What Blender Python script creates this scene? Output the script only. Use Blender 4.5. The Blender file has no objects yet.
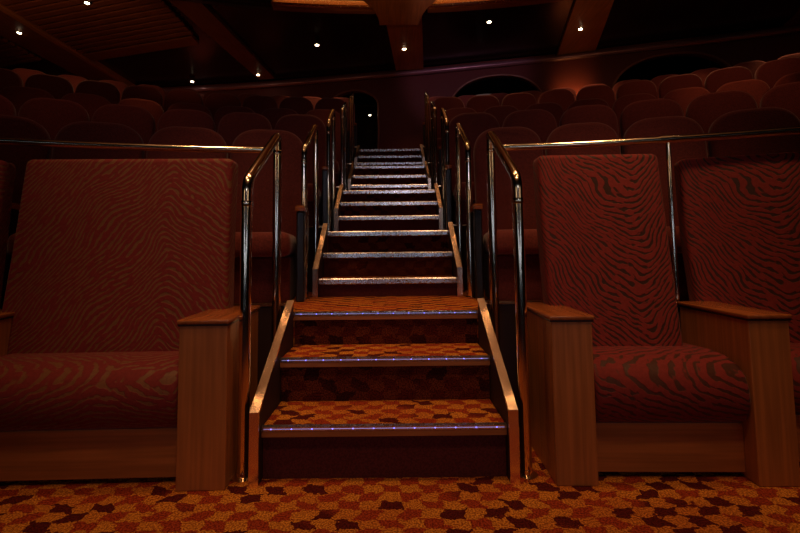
import bpy, bmesh, math, random
from mathutils import Vector, Matrix
random.seed(7)
PI = math.pi
sc = bpy.context.scene
col = sc.collection
CAMZ = 0.93
sc.view_settings.view_transform = 'Standard'
sc.view_settings.look = 'None'
sc.view_settings.gamma = 1
sc.view_settings.exposure = 0.0

# ------------------------------------------------------------------ materials
def mat(name, base=(.5, .5, .5), rough=.5, metal=0.0, emit=None, estr=0.0, spec=.5, sheen=0.0):
    m = bpy.data.materials.new(name); m.use_nodes = True
    b = m.node_tree.nodes['Principled BSDF']
    b.inputs['Base Color'].default_value = (*base, 1)
    b.inputs['Roughness'].default_value = rough
    b.inputs['Metallic'].default_value = metal
    b.inputs['Specular IOR Level'].default_value = spec
    if sheen:
        b.inputs['Sheen Weight'].default_value = sheen
        b.inputs['Sheen Roughness'].default_value = .4
    if emit:
        b.inputs['Emission Color'].default_value = (*emit, 1)
        b.inputs['Emission Strength'].default_value = estr
    return m

class NT:
    def __init__(s, m): s.t = m.node_tree; s.b = s.t.nodes['Principled BSDF']
    def n(s, typ, **kw):
        nd = s.t.nodes.new(typ)
        for k, v in kw.items():
            if k in ('operation', 'blend_type', 'data_type', 'noise_dimensions', 'feature', 'interpolation_type', 'clamp'): setattr(nd, k, v)
            else: nd.inputs[k].default_value = v
        return nd
    def l(s, a, b): s.t.links.new(a, b)
    def put(s, sock, v):
        if isinstance(v, (int, float)): sock.default_value = v
        elif isinstance(v, tuple): sock.default_value = v
        else: s.l(v, sock)
    def m(s, op, a, b=0.0, c=0.0):
        nd = s.t.nodes.new('ShaderNodeMath'); nd.operation = op
        s.put(nd.inputs[0], a); s.put(nd.inputs[1], b)
        if len(nd.inputs) > 2: s.put(nd.inputs[2], c)
        return nd.outputs[0]
    def mix(s, f, a, b, bt='MIX'):
        nd = s.t.nodes.new('ShaderNodeMix'); nd.data_type = 'RGBA'; nd.blend_type = bt
        s.put(nd.inputs[0], f); s.put(nd.inputs[6], a); s.put(nd.inputs[7], b)
        return nd.outputs[2]
    def sep(s, v):
        nd = s.t.nodes.new('ShaderNodeSeparateXYZ'); s.l(v, nd.inputs[0]); return nd.outputs
    def comb(s, x, y, z):
        nd = s.t.nodes.new('ShaderNodeCombineXYZ'); s.put(nd.inputs[0], x); s.put(nd.inputs[1], y); s.put(nd.inputs[2], z); return nd.outputs[0]
    def coord(s, w='Object'): return s.t.nodes.new('ShaderNodeTexCoord').outputs[w]
    def geo(s): return s.t.nodes.new('ShaderNodeNewGeometry').outputs['Position']
    def noise(s, v, scale, detail=2.0, rough=.5):
        nd = s.t.nodes.new('ShaderNodeTexNoise'); s.l(v, nd.inputs['Vector'])
        nd.inputs['Scale'].default_value = scale; nd.inputs['Detail'].default_value = detail; nd.inputs['Roughness'].default_value = rough
        return nd.outputs
    def ramp(s, f, lo, hi):
        nd = s.t.nodes.new('ShaderNodeMapRange'); nd.interpolation_type = 'SMOOTHSTEP'
        s.put(nd.inputs['Value'], f); nd.inputs['From Min'].default_value = lo; nd.inputs['From Max'].default_value = hi
        return nd.outputs[0]
    def bump(s, h, strength, dist):
        nd = s.t.nodes.new('ShaderNodeBump'); nd.inputs['Strength'].default_value = strength; nd.inputs['Distance'].default_value = dist
        s.put(nd.inputs['Height'], h); s.l(nd.outputs[0], s.b.inputs['Normal'])

def zebra(name, cx, sign, stripe, base=(.30, .028, .018), slope=1.0, per=.034, strength=.85):
    m = mat(name, base, .78, sheen=.08, spec=.3); t = NT(m)
    P = t.coord('Object'); x, y, z = t.sep(P)
    n1 = t.noise(P, 3.0, 1)[0]; n2 = t.noise(P, 9.0, 1)[0]; n3 = t.noise(P, 24.0, 1)[0]; n4 = t.noise(P, 75.0, 2)[0]
    xc = t.m('ADD', t.m('SUBTRACT', x, cx), t.m('MULTIPLY', t.m('SUBTRACT', n1, .5), .30))
    ab = t.m('SQRT', t.m('ADD', t.m('MULTIPLY', xc, xc), .0015))
    v = t.m('SUBTRACT', t.m('SUBTRACT', z, t.m('MULTIPLY', y, .9)), t.m('MULTIPLY', ab, slope*sign))
    ph = t.m('ADD', t.m('MULTIPLY', v, 2*PI/per), t.m('ADD', t.m('MULTIPLY', t.m('SUBTRACT', n1, .5), 4.0), t.m('MULTIPLY', t.m('SUBTRACT', n2, .5), 5.2)))
    ph = t.m('ADD', ph, t.m('MULTIPLY', t.m('SUBTRACT', n3, .5), 4.5))
    s = t.m('SINE', ph)
    # breaks: a patchy mask stretched along the stripes
    w2 = t.noise(t.comb(t.m('MULTIPLY', x, 26), t.m('MULTIPLY', v, 60), 0.0), 1.0, 1)[0]
    s = t.m('ADD', s, t.m('MULTIPLY', t.m('SUBTRACT', w2, .5), 5.0))
    f = t.m('MULTIPLY', t.ramp(s, .15, .80), strength)
    c = t.mix(f, (*base, 1), (*stripe, 1))
    c = t.mix(t.m('MULTIPLY', t.ramp(n4, .35, .65), .35), c, t.mix(1.0, c, (.55, .5, .5, 1), 'MULTIPLY'))
    t.l(c, t.b.inputs['Base Color'])
    t.put(t.b.inputs['Roughness'], t.m('SUBTRACT', .8, t.m('MULTIPLY', f, .28)))
    t.bump(t.m('SUBTRACT', t.m('MULTIPLY', n4, .25), f), .55, .003)
    return m

def carpet(name, g1=(.82, .32, .040), g2=(.72, .23, .032), d1=(.13, .013, .010), d2=(.46, .065, .018)):
    m = mat(name, rough=.95, spec=.15); t = NT(m)
    P = t.geo(); x, y, z = t.sep(P)
    yy = t.m('ADD', y, t.m('MULTIPLY', z, 1.0))
    q = t.comb(x, yy, 0.0)
    w = t.noise(q, 26.0, 3); wx, wy, wz = t.sep(w[1])
    a = t.m('DIVIDE', t.m('ADD', x, t.m('MULTIPLY', t.m('SUBTRACT', wx, .5), .075)), .075)
    b = t.m('DIVIDE', t.m('ADD', yy, t.m('MULTIPLY', t.m('SUBTRACT', wy, .5), .060)), .054)
    # puzzle-like teeth: each row of cells leans into the next
    a = t.m('ADD', a, t.m('MULTIPLY', t.m('PINGPONG', b, 1.0), .30))
    b = t.m('ADD', b, t.m('MULTIPLY', t.m('PINGPONG', a, 1.0), .12))
    fa = t.m('FLOOR', a); fb = t.m('FLOOR', b)
    par = t.m('FLOORED_MODULO', t.m('ADD', fa, fb), 2.0)
    wn = t.t.nodes.new('ShaderNodeTexWhiteNoise'); wn.noise_dimensions = '2D'
    t.l(t.comb(t.m('FLOOR', t.m('MULTIPLY', fa, .5)), fb, 0.0), wn.inputs['Vector'])
    big = t.noise(q, 2.2, 1)[0]
    r = t.m('ADD', t.m('MULTIPLY', wn.outputs[0], .55), t.m('MULTIPLY', big, .75))
    dark = t.mix(t.ramp(r, .52, .60), (*d1, 1), (*d2, 1))
    gold = t.mix(t.ramp(t.noise(q, 3.0, 1)[0], .4, .65), (*g1, 1), (*g2, 1))
    c = t.mix(par, dark, gold)
    sp = t.noise(q, 150.0, 2)[0]
    sp2 = t.noise(q, 420.0, 1)[0]
    c = t.mix(t.ramp(sp, .38, .62), t.mix(1.0, c, (.36, .26, .26, 1), 'MULTIPLY'), c)
    t.l(c, t.b.inputs['Base Color'])
    t.bump(t.m('ADD', sp, sp2), .8, .006)
    return m

def plush(name, base, s=.3):
    m = mat(name, base, .9, sheen=s, spec=.2); t = NT(m)
    P = t.coord('Object'); n = t.noise(P, 130.0, 3)[0]; n2 = t.noise(P, 160.0, 1)[0]
    c = t.mix(t.ramp(n, .35, .65), (*[k*.75 for k in base], 1), (*[k*1.15 for k in base], 1))
    t.l(c, t.b.inputs['Base Color']); t.bump(n2, .5, .004)
    return m

def wood(name, base, rough=.38, axis='z'):
    m = mat(name, base, rough); t = NT(m)
    P = t.coord('Object'); x, y, z = t.sep(P)
    if axis == 'z': q = t.comb(t.m('MULTIPLY', x, 55), t.m('MULTIPLY', y, 55), t.m('MULTIPLY', z, 2.0))
    elif axis == 'x': q = t.comb(t.m('MULTIPLY', x, 2.0), t.m('MULTIPLY', y, 55), t.m('MULTIPLY', z, 55))
    else: q = t.comb(t.m('MULTIPLY', x, 40), t.m('MULTIPLY', y, 2.0), t.m('MULTIPLY', z, 40))
    n = t.noise(q, 1.0, 3)[0]; b = t.noise(P, 3.0, 2)[0]
    f = t.m('ADD', t.m('MULTIPLY', n, .7), t.m('MULTIPLY', b, .3))
    c = t.mix(t.ramp(f, .3, .7), (*[k*.72 for k in base], 1), (*[k*1.15 for k in base], 1))
    t.l(c, t.b.inputs['Base Color'])
    t.put(t.b.inputs['Roughness'], t.m('ADD', rough-.06, t.m('MULTIPLY', n, .12)))
    return m

def metal(name, base, rough, wobble=.0):
    m = mat(name, base, rough, 1.0); t = NT(m)
    n = t.noise(t.coord('Object'), 30.0, 3)[0]
    t.put(t.b.inputs['Roughness'], t.m('ADD', rough*.7, t.m('MULTIPLY', n, rough*.6)))
    if wobble: t.bump(t.noise(t.coord('Object'), 18.0, 1)[0], wobble, .01)
    return m

M = {}
M['zeb_r'] = zebra('zebra_fabric_red', .05, 1, (.030, .015, .006), (.235, .024, .018), 1.0, .029, .9)
M['zeb_l'] = zebra('zebra_fabric_maroon', .22, -1, (.19, .095, .028), (.19, .016, .015), 1.0, .027, .75)  # tan stripe colour carries the golden sheen of the fabric
M['cush_r'] = zebra('zebra_fabric_red_seat', .35, 1, (.030, .015, .006), (.19, .018, .015), .40, .030, .8)
M['cush_l'] = zebra('zebra_fabric_maroon_seat', .15, -1, (.15, .07, .022), (.155, .013, .013), .40, .027, .75)  # sheen kept in the tan stripe colour here too
M['carpet'] = carpet('patterned_carpet')
M['riser_carpet'] = carpet('maroon_carpet', (.22, .05, .016), (.17, .034, .014), (.06, .010, .008), (.14, .020, .010))  # copy of the carpet with the risers' shade put into its colours
M['plush'] = plush('maroon_plush', (.17, .036, .030))
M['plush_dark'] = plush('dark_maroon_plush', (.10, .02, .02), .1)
M['wood'] = wood('cherry_veneer', (.44, .155, .042))
M['wood_x'] = wood('cherry_veneer_horizontal', (.44, .155, .042), .38, 'x')
M['wood_cap'] = wood('polished_cherry', (.34, .105, .03), .2, 'y')
M['edge_dark'] = mat('dark_lipping', (.03, .012, .008), .3)
M['rail'] = metal('polished_metal', (.88, .76, .58), .13, .03)
M['nosing'] = metal('brushed_nosing', (.84, .83, .85), .27)
M['cap'] = metal('stringer_cap_metal', (.92, .72, .56), .24)
M['fascia'] = mat('dark_fascia', (.035, .012, .010), .7)
M['brass'] = metal('brass_strip', (.80, .55, .30), .25)
M['copper'] = wood('copper_veneer', (.42, .15, .045), .42, 'y')
M['copper_x'] = wood('copper_veneer_cross', (.40, .15, .05), .35, 'x')
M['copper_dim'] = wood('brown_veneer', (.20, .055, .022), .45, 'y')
M['panel'] = mat('dark_gloss_panel', (.020, .007, .008), .22)
M['wall'] = plush('plum_wall', (.135, .030, .034), .0)
M['wall'].node_tree.nodes['Principled BSDF'].inputs['Roughness'].default_value = .55
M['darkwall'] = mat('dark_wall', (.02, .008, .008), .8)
M['cornice'] = mat('satin_plum_moulding', (.30, .14, .20), .32, .35)
M['trim'] = mat('arch_trim', (.22, .07, .045), .4)
M['white'] = mat('pale_laminate', (.62, .66, .62), .4)
M['lens'] = mat('lamp_lens', (1, .9, .7), .3, emit=(1, .80, .50), estr=28)
M['cove'] = mat('cove_lamp', (1, .8, .5), .3, emit=(1, .55, .2), estr=2.2)
M['led'] = mat('step_led', (.3, .3, 1), .3, emit=(.22, .20, 1), estr=3.0)
M['strip'] = mat('led_strip', (.4, .4, .6), .3, emit=(.45, .42, 1), estr=.55)
M['blacktrim'] = mat('black_trim', (.012, .010, .010), .35)

# ------------------------------------------------------------------ mesh helpers
def link(name, bm, m, parent=None, smooth=False, recalc=True):
    if recalc: bmesh.ops.recalc_face_normals(bm, faces=bm.faces[:])
    me = bpy.data.meshes.new(name); bm.to_mesh(me); bm.free()
    if m: me.materials.append(M[m] if isinstance(m, str) else m)
    if smooth:
        for p in me.polygons: p.use_smooth = True
        try: me.set_sharp_from_angle(angle=math.radians(42))
        except Exception: pass
    o = bpy.data.objects.new(name, me); col.objects.link(o)
    if parent: o.parent = parent
    return o
def tag(o, label=None, cat=None, group=None, kind=None):
    if label: o['label'] = label
    if cat: o['category'] = cat
    if group: o['group'] = group
    if kind: o['kind'] = kind
    return o
def thing(name, label, cat, loc=(0, 0, 0), rz=0, group=None):
    o = bpy.data.objects.new(name, None); col.objects.link(o)
    o.empty_display_size = .1
    o.location = loc; o.rotation_euler = (0, 0, rz)
    return tag(o, label, cat, group)
def box(bm, x0, x1, y0, y1, z0, z1, bev=0, seg=2):
    r = bmesh.ops.create_cube(bm, size=1)
    vs = r['verts']
    for v in vs:
        v.co = Vector((x0 if v.co.x < 0 else x1, y0 if v.co.y < 0 else y1, z0 if v.co.z < 0 else z1))
    if bev:
        es = list({e for v in vs for e in v.link_edges})
        bmesh.ops.bevel(bm, geom=es, offset=bev, segments=seg, profile=.5, affect='EDGES')
    return bm
def nbox(*a, **k): return box(bmesh.new(), *a, **k)
def prism(bm, pts, axis, a0, a1, bev=0, seg=3):
    """polygon pts (2-D) extruded along axis from a0 to a1; 'x': pts=(y,z); 'y': pts=(x,z); 'z': pts=(x,y)"""
    def P(p, a):
        return {'x': (a, p[0], p[1]), 'y': (p[0], a, p[1]), 'z': (p[0], p[1], a)}[axis]
    A = [bm.verts.new(P(p, a0)) for p in pts]; B = [bm.verts.new(P(p, a1)) for p in pts]
    fa = bm.faces.new(A); fb = bm.faces.new(B[::-1]); n = len(pts)
    for i in range(n):
        bm.faces.new((A[i], A[(i+1) % n], B[(i+1) % n], B[i]))
    if bev:
        bmesh.ops.recalc_face_normals(bm, faces=bm.faces[:])
        es = [e for e in bm.edges if e in set(fa.edges) | set(fb.edges)]
        bmesh.ops.bevel(bm, geom=es, offset=bev, segments=seg, profile=.5, affect='EDGES')
    return bm
def fillet(pts, r, seg=6):
    """round the inner corners of an open 3-D path"""
    out = [Vector(pts[0])]
    for i in range(1, len(pts)-1):
        p = Vector(pts[i]); a = Vector(pts[i-1])-p; b = Vector(pts[i+1])-p
        rr = min(r, a.length*.48, b.length*.48)
        a = p+a.normalized()*rr; b = p+b.normalized()*rr
        for k in range(seg+1):
            t = k/seg
            out.append(a*(1-t)**2 + p*2*t*(1-t) + b*t*t)
    out.append(Vector(pts[-1]))
    return out
def tube(bm, path, r, n=14, caps=True):
    path = [Vector(p) for p in path]; rings = []
    up = Vector((0, 0, 1)); prev = None
    for i, p in enumerate(path):
        if i == 0: d = path[1]-p
        elif i == len(path)-1: d = p-path[-2]
        else: d = (path[i+1]-p).normalized()+(p-path[i-1]).normalized()
        d.normalize()
        if prev is None:
            ref = Vector((1, 0, 0)) if abs(d.z) > .9 else up
            u = d.cross(ref).normalized()
        else:
            u = (prev - d*prev.dot(d)).normalized()
        prev = u; v = d.cross(u)
        rings.append([bm.verts.new(p+u*r*math.cos(2*PI*k/n)+v*r*math.sin(2*PI*k/n)) for k in range(n)])
    for a, b in zip(rings, rings[1:]):
        for k in range(n): bm.faces.new((a[k], a[(k+1) % n], b[(k+1) % n], b[k]))
    if caps: bm.faces.new(rings[0][::-1]); bm.faces.new(rings[-1])
    return bm
def lathe(bm, prof, c=(0, 0, 0), n=24):
    rings = []
    for r, z in prof:
        rings.append([bm.verts.new((c[0]+r*math.cos(2*PI*k/n), c[1]+r*math.sin(2*PI*k/n), c[2]+z)) for k in range(n)])
    for a, b in zip(rings, rings[1:]):
        for k in range(n): bm.faces.new((a[k], a[(k+1) % n], b[(k+1) % n], b[k]))
    bm.faces.new(rings[0][::-1]); bm.faces.new(rings[-1])
    return bm
def round_outline(pts, radii, seg=7):
    out = []; n = len(pts)
    for i in range(n):
        p = Vector(pts[i]); a = Vector(pts[i-1])-p; b = Vector(pts[(i+1) % n])-p
        r = min(radii[i], a.length*.49, b.length*.49)
        if r < 1e-4: out.append(tuple(p)); continue
        a = p+a.normalized()*r; b = p+b.normalized()*r
        for k in range(seg+1):
            t = k/seg; q = a*(1-t)**2 + p*2*t*(1-t)+b*t*t; out.append((q.x, q.y))
    return out
CY = -4.0                                                          # centre of the curved rows
def arc_xy(R, th): return (R*math.sin(th), CY+R*math.cos(th))
def arc_strip(bm, prof, th0, th1, n, cy=CY):
    """profile (R,z) closed, swept around the row centre"""
    rings = []
    for i in range(n+1):
        th = th0+(th1-th0)*i/n
        rings.append([bm.verts.new((R*math.sin(th), cy+R*math.cos(th), z)) for R, z in prof])
    m_ = len(prof)
    for a, b in zip(rings, rings[1:]):
        for k in range(m_): bm.faces.new((a[k], a[(k+1) % m_], b[(k+1) % m_], b[k]))
    bm.faces.new(rings[0][::-1]); bm.faces.new(rings[-1])
    return bm

# ------------------------------------------------------------------ levels (world z)
T = [0.0, .594, 1.088, 1.585, 2.137, 2.607]
FL = [  # nosing (y, z) of the five flights
    [(1.81, .214), (2.09, .418), (2.37, .594)],
    [(3.145, .727), (3.34, .912), (3.57, 1.088)],
    [(4.275, 1.27), (4.46, 1.432), (4.68, 1.585)],
    [(5.55, 1.778), (5.79, 1.945), (6.11, 2.137)],
    [(6.50, 2.27), (6.72, 2.423), (7.05, 2.607)]]
RE = [0, 6.43, 7.62, 8.73, 10.16, 11.10, 18.0]                     # front edge radius of each tier

# floor + tiers
bm = nbox(-12, 12, -6, 12.8, -.1, 0); tag(link('floor', bm, 'carpet'), kind='structure')
for k in range(1, 6):
    R0, R1 = RE[k], RE[k+1]+(.04 if k < 5 else 0)
    thm = math.asin(min(.97, 11.8/R1)) if k < 5 else .72
    if k == 5: R1 = 16.4
    tag(link('floor_%d' % k, arc_strip(bmesh.new(), [(R0, T[k-1]-.02 if k > 1 else 0), (R1, T[k-1]-.02 if k > 1 else 0), (R1, T[k]), (R0, T[k])], -thm, thm, 60), 'carpet' ), kind='structure')
    # fascia board and metal kerb, interrupted at the aisle
    for s in (-1, 1):
        ta = math.asin(.545/R0); tb = min(thm, 1.05)
        a, b = (ta, tb) if s > 0 else (-tb, -ta)
        tag(link('trim_%d' % (k*2+(s > 0)), arc_strip(bmesh.new(), [(R0-.012, T[k-1]), (R0+.03, T[k-1]), (R0+.03, T[k]+.035), (R0-.012, T[k]+.035)], a, b, 40), 'fascia'), kind='structure')
        tag(link('trim_%d' % (20+k*2+(s > 0)), arc_strip(bmesh.new(), [(R0-.018, T[k]+.035), (R0+.036, T[k]+.035), (R0+.036, T[k]+.050), (R0-.018, T[k]+.050)], a, b, 40), 'brass'), kind='structure')

# ------------------------------------------------------------------ flights of steps
words = ['lowest flight, three deep gold-carpeted steps with dotted blue lights',
         'second flight up, three dark steps between the second pair of handrails',
         'third flight up the aisle, three dark steps with bright metal edges',
         'fourth flight up the aisle, beyond the third pair of handrails',
         'topmost flight of the aisle, nearest the back wall']
for f, st in enumerate(FL):
    y0, z0 = st[0][0], T[f]
    t = thing('stair_flight', words[f], 'stairs', (0, y0, z0), 0, 'flights of steps up the centre aisle')
    zb = z0
    for i, (ny, nz) in enumerate(st):
        ny -= y0; h = nz - z0
        end = (st[i+1][0]-y0+.03) if i < 2 else (ny + .13)
        if i < 2: link('tread', nbox(-.5, .5, ny+.004, end, h-.03, h, bev=.003), 'carpet', t)
        else: link('tread', nbox(-.5, .5, ny+.004, ny+.052, h-.03, h-.0005, bev=.003), 'carpet', t)
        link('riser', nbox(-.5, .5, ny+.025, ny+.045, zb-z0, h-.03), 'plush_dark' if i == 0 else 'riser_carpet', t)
        H = .034 if f == 0 else .042
        if f == 0:
            n_ = link('nosing', prism(bmesh.new(), [(ny-.004, h-.013), (ny-.004, h+.0015), (ny+.020, h+.003), (ny+.020, h-.013)], 'x', -.5, .5), 'nosing', t)
            link('wood_lipping', nbox(-.5, .5, ny-.001, ny+.024, h-.040, h-.013, bev=.002), 'copper_x', t)
            link('light_strip', nbox(-.49, .49, ny-.0047, ny-.0042, h-.0068, h-.0052), 'strip', n_)
            k = 0; x = -.46
            while x < .47:
                link('light', nbox(x-.0022, x+.0022, ny-.0055, ny-.0035, h-.0078, h-.0045), 'led', n_); x += .0835
        else:
            prof = [(ny-.004, h-H), (ny-.010, h-H+.006), (ny-.010, h-.006), (ny-.004, h+.0015), (ny+.030, h+.003), (ny+.030, h-.006), (ny+.004, h-H)]
            link('nosing', prism(bmesh.new(), prof, 'x', -.5, .5), 'nosing', t)
        zb = nz
    # stringers with metal capping
    a = (-.035, st[0][1]-z0+.070); b = (st[2][0]-y0+.0, st[2][1]-z0+.065)
    for s in (-1, 1):
        xa, xb = (.502, .534) if s > 0 else (-.534, -.502)
        sg = link('stringer', prism(bmesh.new(), [(-.03, .0), (b[0], .0), (b[0], b[1]-.004), a], 'x', xa, xb), 'fascia', t)
        sl = (b[1]-a[1])/(b[0]-a[0])
        p = [(a[0]-.006, 0), (a[0]-.006, a[1]+.004), (b[0], b[1]+.004), (b[0], b[1]-.006), (a[0]+.002, a[1]-.006), (a[0]+.002, 0)]
        link('capping', prism(bmesh.new(), p, 'x', xa-.003, xb+.003), 'cap', sg)

# ------------------------------------------------------------------ aisle handrails
HR = [(1.84, 1.235, 2.32, 1.565, 0.0, 0.0), (3.02, 1.658, 3.475, 1.957, T[1], T[1]), (4.16, 2.185, 4.50, 2.43, T[2], T[2]),
      (5.30, 2.70, 5.67, 2.91, T[3], T[3]), (6.33, 3.23, 6.66, 3.42, T[4], T[4])]
ordw = ['nearest', 'second nearest', 'third nearest', 'fourth nearest', 'farthest']
for f, (ya, za, yb, zb, ba, bb) in enumerate(HR):
    for s in (-1, 1):
        X = s*.583
        t = thing('handrail', '%s of the polished metal stair handrails on the %s side of the aisle' % (ordw[f], 'left' if s < 0 else 'right'), 'handrail', (X, ya, ba), 0, 'looped handrails beside the aisle steps')
        L = yb-ya
        pa = [(0, 0, .012), (0, 0, za-ba), (0, L, zb-ba), (0, L, .012)]
        link('rail', tube(bmesh.new(), fillet(pa, .05, 7), .0235, 18), 'rail', t, True)
        for yy, nm in ((0, 'flange'), (L, 'flange')):
            link(nm, lathe(bmesh.new(), [(.045, 0), (.045, .008), (.026, .014), (.026, .03)], (0, yy, 0)), 'rail', t, True)
        for (yy, zz) in ((0, za-ba), (L, zb-ba)):
            link('collar', lathe(bmesh.new(), [(.0245, -.012), (.0262, -.008), (.0262, .008), (.0245, .012)], (0, yy, zz-.10)), 'rail', t, True)

# guard rails in front of the first tier
def guard(s, posts, label):
    R = 6.415; zr = 1.497
    x0, y0 = arc_xy(R, s*.095)
    t = thing('guard_rail', label, 'railing', (x0, y0, T[1]))
    def loc(th, z):
        x, y = arc_xy(R, th); return (x-x0, y-y0, z-T[1])
    path = [loc(s*(.095+(.62-.095)*i/30), zr) for i in range(31)]
    link('rail', tube(bmesh.new(), path, .019, 14), 'rail', t, True)
    for th in posts:
        x, y, z = loc(s*th, 0)
        link('post', lathe(bmesh.new(), [(.013, .052), (.013, zr-T[1]-.01)], (x, y, 0), 14), 'rail', t, True)
        link('flange', lathe(bmesh.new(), [(.028, .050), (.028, .056), (.015, .062)], (x, y, 0), 18), 'rail', t, True)
        p0 = Vector(loc(s*(th-.006), zr)); p1 = Vector(loc(s*(th+.006), zr))
        link('collar', tube(bmesh.new(), [p0, p1], .0235, 14), 'rail', t, True)
guard(-1, [.323, .56], 'long curved metal guard rail running off left above the front seats')
guard(1, [.236, .44, .58], 'long curved metal guard rail running off right above the front seats')

# ------------------------------------------------------------------ rows of seats
def make_seat():
    t = thing('theatre_seat', 'x', 'seat')
    w = .272; H = 1.285; lean = .13
    pts = round_outline([(-w, .40), (w, .40), (w+.005, H), (-w-.005, H)], [.03, .03, .20, .20], 11)
    bm = prism(bmesh.new(), pts, 'y', 0, .11, bev=.035, seg=3)
    for v in bm.verts:
        v.co.y += -lean*(H-v.co.z)/(H-.4) - .02*(1-(v.co.x/w)**2)
        v.co.z += .012*(1-(v.co.x/w)**2)*(v.co.z-.4)
    link('backrest', bm, 'plush', t, True)
    bm = nbox(-.235, .235, -.62, -.14, .30, .46, bev=.05, seg=3)
    link('seat_cushion', bm, 'plush', t, True)
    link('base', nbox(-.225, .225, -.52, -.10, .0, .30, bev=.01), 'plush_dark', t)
    def arm(x):
        a = link('armrest', nbox(x-.026, x+.026, -.50, -.06, .0, .60, bev=.008), 'blacktrim', t)
        pr = [(-.54, .600), (-.54, .625), (-.50, .640), (-.12, .640), (-.12, .600)]
        link('wood_cap', prism(bmesh.new(), pr, 'x', x-.030, x+.030, bev=.006, seg=2), 'wood_cap', a, True)
    arm(-.287)
    return t, arm
def dup(root, loc, rz, label, group):
    r = root.copy(); col.objects.link(r); r.location = loc; r.rotation_euler = (0, 0, rz)
    r['label'] = label; r['group'] = group
    for ch in list(root.children):
        c = ch.copy(); col.objects.link(c); c.parent = r
        for g in ch.children:
            d = g.copy(); col.objects.link(d); d.parent = c
    return r
seatA, _ = make_seat()                       # arm on the left only
seatB, armB = make_seat(); armB(.287)        # arms on both sides, for the seat that ends a row
backR = [7.38, 8.53, 9.85, 10.94, 12.2]
nth = ['aisle seat', 'second seat out', 'third seat out', 'fourth seat out', 'fifth seat out', 'sixth seat out', 'seventh seat out', 'eighth seat out',
       'ninth seat out', 'tenth seat out', 'eleventh seat out', 'twelfth seat out', 'thirteenth seat out', 'fourteenth seat out']
rown = ['row just behind guard rail', 'second row behind guard rail', 'third row behind guard rail', 'fourth row behind guard rail', 'last row by back wall']
usedA = usedB = False
# (first seat's distance from the aisle centre, seat pitch) for the left and right of each row
PITCH = [((.93, .592), (.95, .552)), ((.93, .565), (.91, .572)), ((.91, .575), (.98, .552)), ((.95, .565), (.96, .565)), ((.95, .565), (.95, .565))]
for r, R in enumerate(backR):
    for s in (-1, 1):
        n = 0; c0, pt = PITCH[r][s > 0]
        while n < 14:
            th = s*math.asin(c0/R) + s*n*pt/R
            x, y = arc_xy(R, th)
            if abs(x) > (1.0 if s > 0 else .98)*y+.25: break
            end = (s < 0 and n == 0) 
            lab = 'maroon plush seat, %s on the %s, %s' % (nth[n], 'left' if s < 0 else 'right', rown[r])
            grp = 'maroon seats in the %s' % rown[r]
            # the seat's left arm faces inwards on the right-hand side; the aisle seat on the left side has both
            src = seatB if end else seatA
            first = (not usedB) if end else (not usedA)
            if first:
                src.location = (x, y, T[r+1]); src.rotation_euler = (0, 0, -th); src['label'] = lab; src['group'] = grp
                if end: usedB = True
                else: usedA = True
            else: src = dup(src, (x, y, T[r+1]), -th, lab, grp)
            src.scale = (pt/.575, 1, 1)
            n += 1

# ------------------------------------------------------------------ front row armchairs
def front_chair(label, loc, rz, back, seat, arms, zeb, Hb=1.402):
    """back: (x0 top, x1 top, x0 bottom, x1 bottom); seat: (x0, x1); arms: list of (x0,x1); local y=0 is the arm front"""
    t = thing('armchair', label, 'armchair', loc, rz, 'front row armchairs in zebra fabric')
    a, b, c, d = back
    zb = .40
    pts = [(c, zb), (d, zb), ((d*.55+b*.45), .66), (b+.004, .98), (b, Hb), (a, Hb), (a-.004, .98), ((c*.55+a*.45), .66)]
    pts = round_outline(pts, [.03, .03, .12, .12, .035, .035, .12, .12], 6)
    bm = prism(bmesh.new(), pts, 'y', 0, .115, bev=.024, seg=4)
    # more cuts so that the padding can swell
    bmesh.ops.triangulate(bm, faces=[f for f in bm.faces if len(f.verts) > 4])
    for v in bm.verts:
        v.co.y += .385 - .11*(Hb-v.co.z)/(Hb-zb)
    o = link('backrest', bm, zeb, t, True)
    x0, x1 = seat
    # seat cushion: rounded waterfall front
    prof = [(.035, .232), (.010, .262), (-.004, .32), (.0, .37), (.018, .418), (.055, .452), (.12, .474), (.20, .480), (.40, .468), (.40, .215), (.07, .215)]
    bm = prism(bmesh.new(), prof, 'x', x0+.004, x1-.004, bev=.02, seg=3)
    link('seat_cushion', bm, zeb.replace('zeb', 'cush'), t, True)
    link('base_panel', nbox(x0, x1, .065, .095, .022, .215, bev=.003), 'wood_x', t)
    link('plinth', nbox(x0+.02, x1-.02, .16, .34, .0, .22), 'edge_dark', t)
    for (p, q) in arms:
        # side panels with a rounded front edge, a lipped polished cap
        bm = nbox(p, q, 0, .43, .0, .638, bev=.004)
        ar = link('armrest', bm, 'wood', t)
        link('wood_cap', nbox(p-.008, q+.008, -.010, .44, .642, .660, bev=.006, seg=3), 'wood_cap', ar, True)
        link('lipping', nbox(p-.005, q+.005, -.006, .436, .634, .645, bev=.002), 'edge_dark', ar)
    return t
# right of the aisle
o = front_chair('zebra-patterned red armchair right of the stairs, its back wholly in view', (1.147, 1.745, 0), math.radians(-1.5),
            (-.377, .222, -.37, .235), (-.307, .307), [(-.470, -.307), (.307, .465)], 'zeb_r')
o = front_chair('red zebra armchair at the right edge, cut off by the frame', (1.800, 1.80, 0), math.radians(-17),
            (-.35, .27, -.33, .31), (-.15, .307), [(.307, .465)], 'zeb_r')
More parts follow.
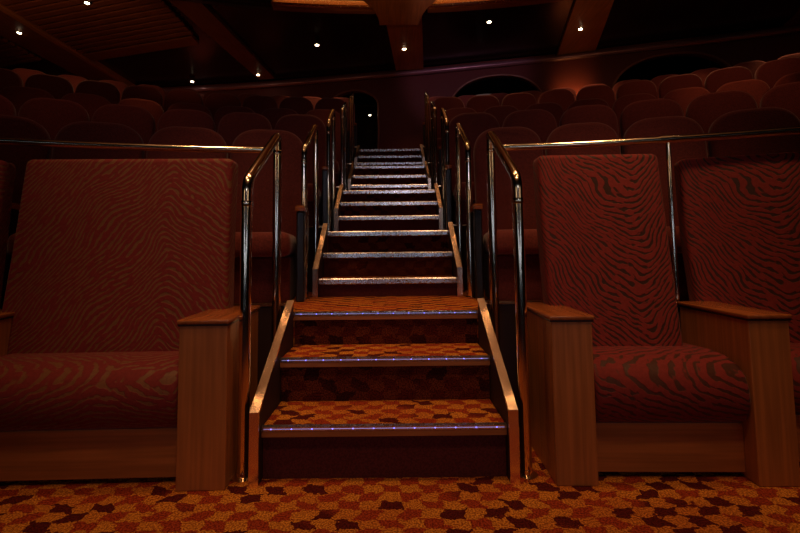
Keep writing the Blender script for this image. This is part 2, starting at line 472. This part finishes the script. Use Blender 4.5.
# left of the aisle
front_chair('wide maroon zebra armchair left of the stairs, wooden arm beside the handrail', (-1.25, 1.735, 0), math.radians(1.5),
            (-.520, .500, -.545, .527), (-.47, .436), [(-.63, -.47), (.436, .628)], 'zeb_l')
front_chair('armchair at the left edge, only a sliver of its back showing', (-2.10, 1.665, 0), math.radians(15),
            (-.36, .32, -.36, .33), (-.3, .20), [(-.46, -.3)], 'zeb_l')

# ------------------------------------------------------------------ back wall with openings, corridor, side walls
def sh(d, Z): return d - .073*Z
def panel_wall(name, p0, p1, z0, z1, holes, m, th=.15):
    bm = bmesh.new(); e = []
    p0 = Vector(p0); p1 = Vector(p1); L = (p1-p0).length; u = (p1-p0)/L
    def loop(pts):
        vs = [bm.verts.new((p0.x+u.x*s, p0.y+u.y*s, z)) for s, z in pts]
        for i in range(len(vs)): e.append(bm.edges.new((vs[i], vs[(i+1) % len(vs)])))
    loop([(0, z0), (L, z0), (L, z1), (0, z1)])
    for h in holes: loop(h)
    bmesh.ops.triangle_fill(bm, edges=e, use_beauty=True)
    nrm = Vector((u.y, -u.x, 0))
    for f in bm.faces:
        if f.normal.dot(nrm) < 0: f.normal_flip()
    o = link(name, bm, m, recalc=False)
    so = o.modifiers.new('s', 'SOLIDIFY'); so.thickness = th; so.offset = -1
    tag(o, kind='structure')
    return p0, u
W = [(-12, 9.0), (-6, 10.2), (-2.85, 9.82), (.64, 9.18), (3.62, 8.52), (7.05, 7.58), (12.2, 5.4)]
CZ = CAMZ+3.96
def ell(cx, cz, a, b, n=40, sq=2.0):
    out = []
    for k in range(n):
        t = 2*PI*k/n; c, s = math.cos(t), math.sin(t)
        out.append((cx+a*math.copysign(abs(c)**(2/sq), c), cz+b*math.copysign(abs(s)**(2/sq), s)))
    return out
holes = [[], [], [], [], [], []]
# doorway left of centre (arched head), two wide arched openings on the right
door = [(1.45, 2.62), (2.60, 2.62), (2.64, 3.6)] + [(2.64-.0-1.19*(1-math.cos(a))/2*1.0, 4.10+.42*math.sin(a)) for a in [PI*k/16 for k in range(1, 16)]] + [(1.45, 3.6)]
holes[2] = [door]
holes[3] = [ell(1.62, 3.80, .98, .78, 44, 2.3)]
holes[4] = [ell(1.86, 3.80, 1.08, .84, 44, 2.3)]
names = ['wall_back_left', 'wall_back_outer_left', 'wall_back', 'wall_back_inner_right', 'wall_back_right', 'wall_back_outer_right']
tn = 40
for i in range(6):
    p0, u = panel_wall(names[i], W[i], W[i+1], T[5]-.6, CZ+.02, holes[i], 'wall')
    for h in holes[i]:
        tn += 1
        path = [(p0.x+u.x*s+u.y*.01, p0.y+u.y*s-u.x*.01, z) for s, z in h]; path.append(path[0])
        tag(link('trim_%d' % tn, tube(bmesh.new(), path, .022, 8, False), 'trim', None, True), kind='structure')
# cornice moulding along the wall top
pc = [(x, y-.05, CZ-.10) for x, y in W]
path = []
for a, b in zip(pc, pc[1:]):
    for k in range(8): path.append(tuple(a[j]+(b[j]-a[j])*k/8 for j in range(3)))
path.append(pc[-1])
sm = [Vector(p) for p in path]
for _ in range(3):
    sm = [sm[0]]+[(sm[i-1]+sm[i]*2+sm[i+1])/4 for i in range(1, len(sm)-1)]+[sm[-1]]
tag(link('trim_60', tube(bmesh.new(), sm, .055, 14), 'cornice', None, True), kind='structure')
# corridor behind the openings
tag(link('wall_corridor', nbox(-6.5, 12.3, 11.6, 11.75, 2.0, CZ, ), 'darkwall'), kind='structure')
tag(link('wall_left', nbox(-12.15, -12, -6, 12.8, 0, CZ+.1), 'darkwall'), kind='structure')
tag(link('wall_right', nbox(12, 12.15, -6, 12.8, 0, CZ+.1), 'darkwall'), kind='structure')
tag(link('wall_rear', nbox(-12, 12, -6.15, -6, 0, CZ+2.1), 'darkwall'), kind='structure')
tag(link('ceiling_corridor', nbox(-6, 12, 9.0, 11.6, CZ-.12, CZ-.06), 'darkwall'), kind='structure') if False else None
# ------------------------------------------------------------------ ceiling
tag(link('ceiling', nbox(-12, 12, -6, 12.8, CZ+.04, CZ+.12), 'panel'), kind='structure')
def beam(name, a0, a1, b0, b1, m, z=CZ, h=.05):
    """a0,a1 near corners, b0,b1 far corners"""
    bm = prism(bmesh.new(), [a0, a1, b1, b0], 'z', z-h*.6, z+.05)
    return tag(link(name, bm, m), kind='structure')
S = -.29
beam('ceiling_beam_centre', (-.14, 6.5+S), (.50, 6.5+S), (.14, 9.30+S+.17), (.74, 9.30+S+.15), 'copper')
beam('ceiling_beam_right', (2.93, 6.6+S), (3.52, 6.6+S), (3.46, 8.95+S), (4.15, 8.72+S), 'copper')
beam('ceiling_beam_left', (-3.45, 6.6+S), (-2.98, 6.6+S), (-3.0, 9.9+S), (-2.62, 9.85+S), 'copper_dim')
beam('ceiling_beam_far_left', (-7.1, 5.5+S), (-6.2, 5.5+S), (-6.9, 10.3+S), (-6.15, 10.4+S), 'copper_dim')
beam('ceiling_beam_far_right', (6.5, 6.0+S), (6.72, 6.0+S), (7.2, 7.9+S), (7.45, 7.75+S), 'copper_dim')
beam('ceiling_batten', (-6.22, 5.5+S), (-6.13, 5.5+S), (-6.18, 10.3+S), (-6.09, 10.3+S), 'copper', CZ, .12)
# slatted ceiling on the left, between the beams
t = thing('slatted_ceiling_panel', 'wooden slatted ceiling panel at upper left between two beams', 'ceiling panel', (-4.7, 7.0, CZ))
def slat_rows(parent, x0, x1, ybase, n, ox, oy):
    link('backing', prism(bmesh.new(), [(x0-ox, ybase(x0)-.1-oy), (x1-ox, ybase(x1)-.1-oy), (x1-ox, ybase(x1)+n*.15-oy), (x0-ox, ybase(x0)+n*.15-oy)], 'z', .015, .035), 'blacktrim', parent)
    for k in range(n):
        bm = prism(bmesh.new(), [(x0-ox, ybase(x0)+k*.15-oy), (x1-ox, ybase(x1)+k*.15-oy), (x1-ox, ybase(x1)+k*.15+.095-oy), (x0-ox, ybase(x0)+k*.15+.095-oy)], 'z', -.03, .015)
        link('slat', bm, 'copper_dim', parent)
yb = lambda x: 5.9+S-.27*(x+3.5)
slat_rows(t, -6.10, -3.55, yb, 13, -4.7, 7.0)
bm = prism(bmesh.new(), [(-6.15+4.7, yb(-6.15)+1.97-7), (-3.60+4.7, yb(-3.60)+1.97-7), (-3.60+4.7, yb(-3.60)+2.25-7), (-6.15+4.7, yb(-6.15)+2.25-7)], 'z', -.035, .03)
link('border', bm, 'copper_dim', t)
t = thing('slatted_ceiling_panel', 'wooden slatted ceiling panel in the top left corner, outside the diagonal beam', 'ceiling panel', (-8.5, 7.5, CZ))
slat_rows(t, -10.6, -7.1, lambda x: 6.3-.27*(x+7.1), 15, -8.5, 7.5)

# ring moulding with lit coves
def ring(th0, th1, name, lit):
    cy = -5.0; r0 = 11.92-.27
    o = lambda d: r0+(d-6.92)
    z = lambda Z: CZ-3.96+Z
    label = {'l': 'lit copper ring moulding at the top, left of the central ceiling bracket', 'r': 'lit copper ring moulding at the top, right of the central ceiling bracket',
             'd': 'dark unlit stretch of ring moulding at the top left'}[lit]
    t = thing(name, label, 'ceiling moulding', (0, cy+r0, z(3.75)))
    def part(nm, prof, m):
        bm = arc_strip(bmesh.new(), prof, th0, th1, 24, cy)
        bmesh.ops.translate(bm, verts=bm.verts[:], vec=(0, -(cy+r0), -z(3.75)))
        return link(nm, bm, m, t)
    c = 'copper_x' if lit != 'd' else 'blacktrim'  # black instead of copper stands for the missing cove light
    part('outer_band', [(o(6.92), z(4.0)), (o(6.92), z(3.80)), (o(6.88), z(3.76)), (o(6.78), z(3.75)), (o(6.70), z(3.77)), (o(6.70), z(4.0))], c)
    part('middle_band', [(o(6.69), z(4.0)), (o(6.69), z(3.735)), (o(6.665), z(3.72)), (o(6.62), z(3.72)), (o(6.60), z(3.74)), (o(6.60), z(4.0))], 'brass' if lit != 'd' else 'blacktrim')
    part('inner_band', [(o(6.50), z(4.0)), (o(6.50), z(3.75)), (o(6.47), z(3.73)), (o(6.25), z(3.73)), (o(6.22), z(3.75)), (o(6.22), z(4.0))], c)
    if lit != 'd':
        part('cove_light', [(o(6.53), z(3.86)), (o(6.57), z(3.86)), (o(6.57), z(3.88)), (o(6.53), z(3.88))], 'cove')
ring(-.155, -.018, 'ring_moulding', 'l')
ring(.054, .375, 'ring_moulding', 'r')
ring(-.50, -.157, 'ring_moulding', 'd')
# flared bracket where the centre beam meets the ring
t = thing('ceiling_bracket', 'flared wooden bracket hanging between the two lit ring mouldings', 'ceiling bracket', (.18, 6.5, CZ))
out = []
for k in range(9):
    u = k/8; hw = .33 + .38*(u**2.2); yy = .10-.9*u
    out.append((hw, yy+.25))
pts = out + [(-a, b) for a, b in out[::-1]]
link('body', prism(bmesh.new(), pts, 'z', -.26, .03, bev=.01, seg=2), 'copper', t)
link('edge_band', prism(bmesh.new(), [(-.335, .35), (.335, .35), (.335, .375), (-.335, .375)], 'z', -.24, -.0), 'blacktrim', t)

# pale curved object inside the arched opening
t = thing('curved_counter', 'pale curved counter glimpsed through the arched opening right of the aisle', 'counter', (2.33, 9.75, T[5]))
pp = [(-.55+1.1*k/16, 0, 1.80+.085*math.sin(PI*min(1, (k/16)*1.15)) ) for k in range(17)]
link('counter_top', tube(bmesh.new(), pp, .035, 10), 'white', t, True)
link('stem', lathe(bmesh.new(), [(.03, 0), (.03, 1.70), (.07, 1.84)], (-.20, 0, 0), 14), 'white', t, True)

# ------------------------------------------------------------------ ceiling downlights
def downlight(x, y, label, z=CZ-.03, r=.033, power=12, cone=80, tilt=None):
    t = thing('downlight', label, 'ceiling light', (x, y, z), 0, 'recessed ceiling downlights')
    link('bezel', lathe(bmesh.new(), [(r+.006, .03), (r+.022, .028), (r+.02, -.004), (r+.004, -.008), (r+.002, .004)], n=20), 'blacktrim', t, True)
    link('lens', lathe(bmesh.new(), [(r, .004), (r*.9, -.010), (r*.4, -.016)], n=16), 'lens', t, True)
    l = bpy.data.lights.new('downlight_lamp', 'SPOT'); l.energy = power; l.color = (1, .50, .22); l.spot_size = math.radians(cone); l.spot_blend = .7; l.shadow_soft_size = .04
    lo = bpy.data.objects.new('downlight_lamp', l); col.objects.link(lo); lo.location = (x, y, z-.06)
    if tilt: lo.rotation_euler = tilt
DL = [(319, 46, 'ceiling downlight in the black panel left of the centre beam', 30), (406, 51, 'ceiling downlight in the middle of the centre beam', 25),
      (491, 25, 'starry ceiling downlight just under the ring moulding, right of the centre beam', 30), (582, 33, 'ceiling downlight set in the right-hand copper beam', 30),
      (260, 75, 'ceiling downlight at the low end of the left beam', 30), (194, 81, 'ceiling downlight low in the black panel at left', 70),
      (22, 31, 'ceiling downlight on the diagonal beam at far left', 14), (90, 2, 'ceiling downlight among the wooden slats at top left', 14),
      (696, 0, 'ceiling downlight at the top edge, right of the copper beam', 40), (797, 2, 'ceiling downlight in the top right corner', 40)]
for px, py, lab, pw in DL:
    Z = 3.96-.05
    d = 430*Z/(250-py)
    x = (px-393.4)*d/430+.047
    downlight(x, sh(d, Z), lab, power=pw)
downlight(-.50, 10.3, 'small lamp glimpsed through the dark doorway beyond the steps', z=CAMZ+3.30, r=.022, power=3)
link('lamp_stem', lathe(bmesh.new(), [(.01, 0), (.01, 1.0)], (-.50, 10.3, CAMZ+3.33), 8), 'blacktrim') if False else None

# ------------------------------------------------------------------ house lights above and behind the viewer, plus added unseen spots
def spot(name, loc, target, power, size, color=(1, .52, .24), blend=.6, soft=.12):
    l = bpy.data.lights.new(name, 'SPOT'); l.energy = power; l.spot_size = math.radians(size); l.spot_blend = blend; l.color = color; l.shadow_soft_size = soft
    o = bpy.data.objects.new(name, l); col.objects.link(o); o.location = loc
    o.rotation_euler = (Vector(target)-Vector(loc)).to_track_quat('-Z', 'Y').to_euler()
    return o
WARM = (1, .50, .22)
for x in (-.75, .75):
    spot('house_light', (x, 1.75, 4.7), (x*.6, 1.75, 0), 115, 46, WARM, .9, .25)
    spot('house_light', (x*.8, 3.3, 4.7), (x*.6, 3.4, 0), 45, 50, WARM, .7, .2)
    spot('house_light', (x*.8, 5.0, 4.7), (x*.6, 5.1, 0), 30, 60, WARM, .7, .2)
spot('house_light', (1.7, .85, 4.7), (1.5, 2.3, 1.4), 200, 38, WARM, 1.0, .2)
spot('house_light', (-1.6, .85, 4.7), (-1.1, 2.3, 1.4), 150, 38, WARM, 1.0, .2)
spot('house_light', (.2, -.2, 4.7), (.15, 1.4, 0), 130, 55, WARM, .7, .2)
spot('house_light', (2.8, 3.2, 4.7), (3.0, 4.4, 1), 44, 80, (1, .42, .2), .8, .15)
spot('house_light', (-2.8, 3.2, 4.7), (-3.0, 4.4, 1), 24, 80, (1, .42, .24), .8, .15)
spot('house_light', (4.2, 4.2, 4.7), (4.4, 6.6, 2.6), 26, 85, (1, .42, .2), .8, .15)  # unseen pair added so the rear rows come out less dark
spot('house_light', (-4.2, 4.2, 4.7), (-4.4, 6.6, 2.6), 4, 85, (1, .42, .2), .8, .15)
spot('house_light', (1.6, 4.9, 4.7), (1.8, 7.2, 2.6), 12, 75, (1, .42, .2), .8, .15)
spot('house_light', (-3.15, 5.1, 4.8), (-3.2, 5.72, 2.75), 60, 30, (1, .40, .14), .8, .06)
spot('house_light', (3.9, 4.4, 4.8), (4.1, 5.1, 2.75), 45, 36, (1, .36, .12), .8, .06)
spot('stage_light', (.3, -4.8, 3.2), (0, 4.2, 1.6), 52, 36, (.95, .85, 1), .6, .35)
for x, z in ((-3.0, 1.5), (-1.2, 1.1), (1.4, 1.1), (3.2, 1.5)):
    spot('stage_light', (x, -5.0, z), (x*-.1, 2.2, 1.15), 11, 34, (.70, .78, 1), .6, .32)  # unseen spots added for cool streaks on the handrail posts
spot('stage_light', (4.5, -4.0, 2.6), (.6, 2.8, 1.2), 16, 40, (1, .62, .35), .6, .35)  # unseen warm side pair added for extra streaks on the tubes
spot('stage_light', (-4.5, -4.0, 2.6), (-.6, 2.8, 1.2), 16, 40, (1, .62, .35), .6, .35)
spot('wall_washer', (3.62, 8.22, 3.72), (3.72, 8.58, 3.98), 26, 95, (1, .45, .10))
spot('violet_light', (.4, 4.6, 4.4), (1.6, 9.0, 4.78), 70, 40, (.95, .60, .80))
spot('ceiling_uplight', (.2, 4.6, 3.6), (.3, 7.0, 4.8), 11, 75, (1, .50, .18))  # unseen fill spots, added to lift the dark ceiling and beams
spot('ceiling_uplight', (3.6, 4.9, 3.8), (3.7, 7.2, 4.8), 12, 75, (1, .50, .18))
spot('ceiling_uplight', (-3.2, 4.4, 3.8), (-3.1, 7.4, 4.8), 16, 75, (1, .48, .2))
spot('ceiling_uplight', (-5.2, 4.6, 3.9), (-5.3, 7.2, 4.95), 34, 80, (1, .48, .2))
for x, y in ((-1.8, .4), (1.8, .4), (-1.6, 3.4), (1.6, 3.4)):
    spot('ceiling_uplight', (x*1.6, y, 3.5), (x*.6, y+.2, 4.85), 16, 110, (1, .55, .22), .8, .05)  # added spots that light the bounce disc overhead
spot('corridor_light', (2.75, 9.05, 2.4), (2.65, 8.86, 4.6), 12, 70, (.85, 1, .85), .6, .03)
#spot('corridor_light', (2.0, 9.3, 4.75), (2.3, 9.75, 4.4), 2, 80, (.85, 1, .85), .6, .03)
tag(link('ceiling_bounce_disc', lathe(bmesh.new(), [(3.7, 0), (3.7, .09)], (0, 1.6, CZ-.06), 48), 'copper'), kind='structure')  # unseen copper disc added to bounce warm fill and reflect in the metal

w = bpy.data.worlds.new('dark_hall'); sc.world = w; w.use_nodes = True
w.node_tree.nodes['Background'].inputs[0].default_value = (.5, .2, .12, 1)
w.node_tree.nodes['Background'].inputs[1].default_value = .01

# ------------------------------------------------------------------ camera
cam = bpy.data.cameras.new('camera'); co = bpy.data.objects.new('camera', cam); col.objects.link(co)
cam.sensor_width = 36; cam.lens = 430/800*36; cam.clip_start = .02
co.location = (.047, 0, CAMZ)
roll = math.radians(.6); pitch = math.radians(4.2)
Rm = Matrix.Rotation(PI/2+pitch, 4, 'X') @ Matrix.Rotation(-roll, 4, 'Z')
co.rotation_euler = Rm.to_euler()
pp_y = 250-430*math.tan(pitch)
cam.shift_x = (400-393.4)/800
cam.shift_y = -(266.5-pp_y)/800
sc.camera = co
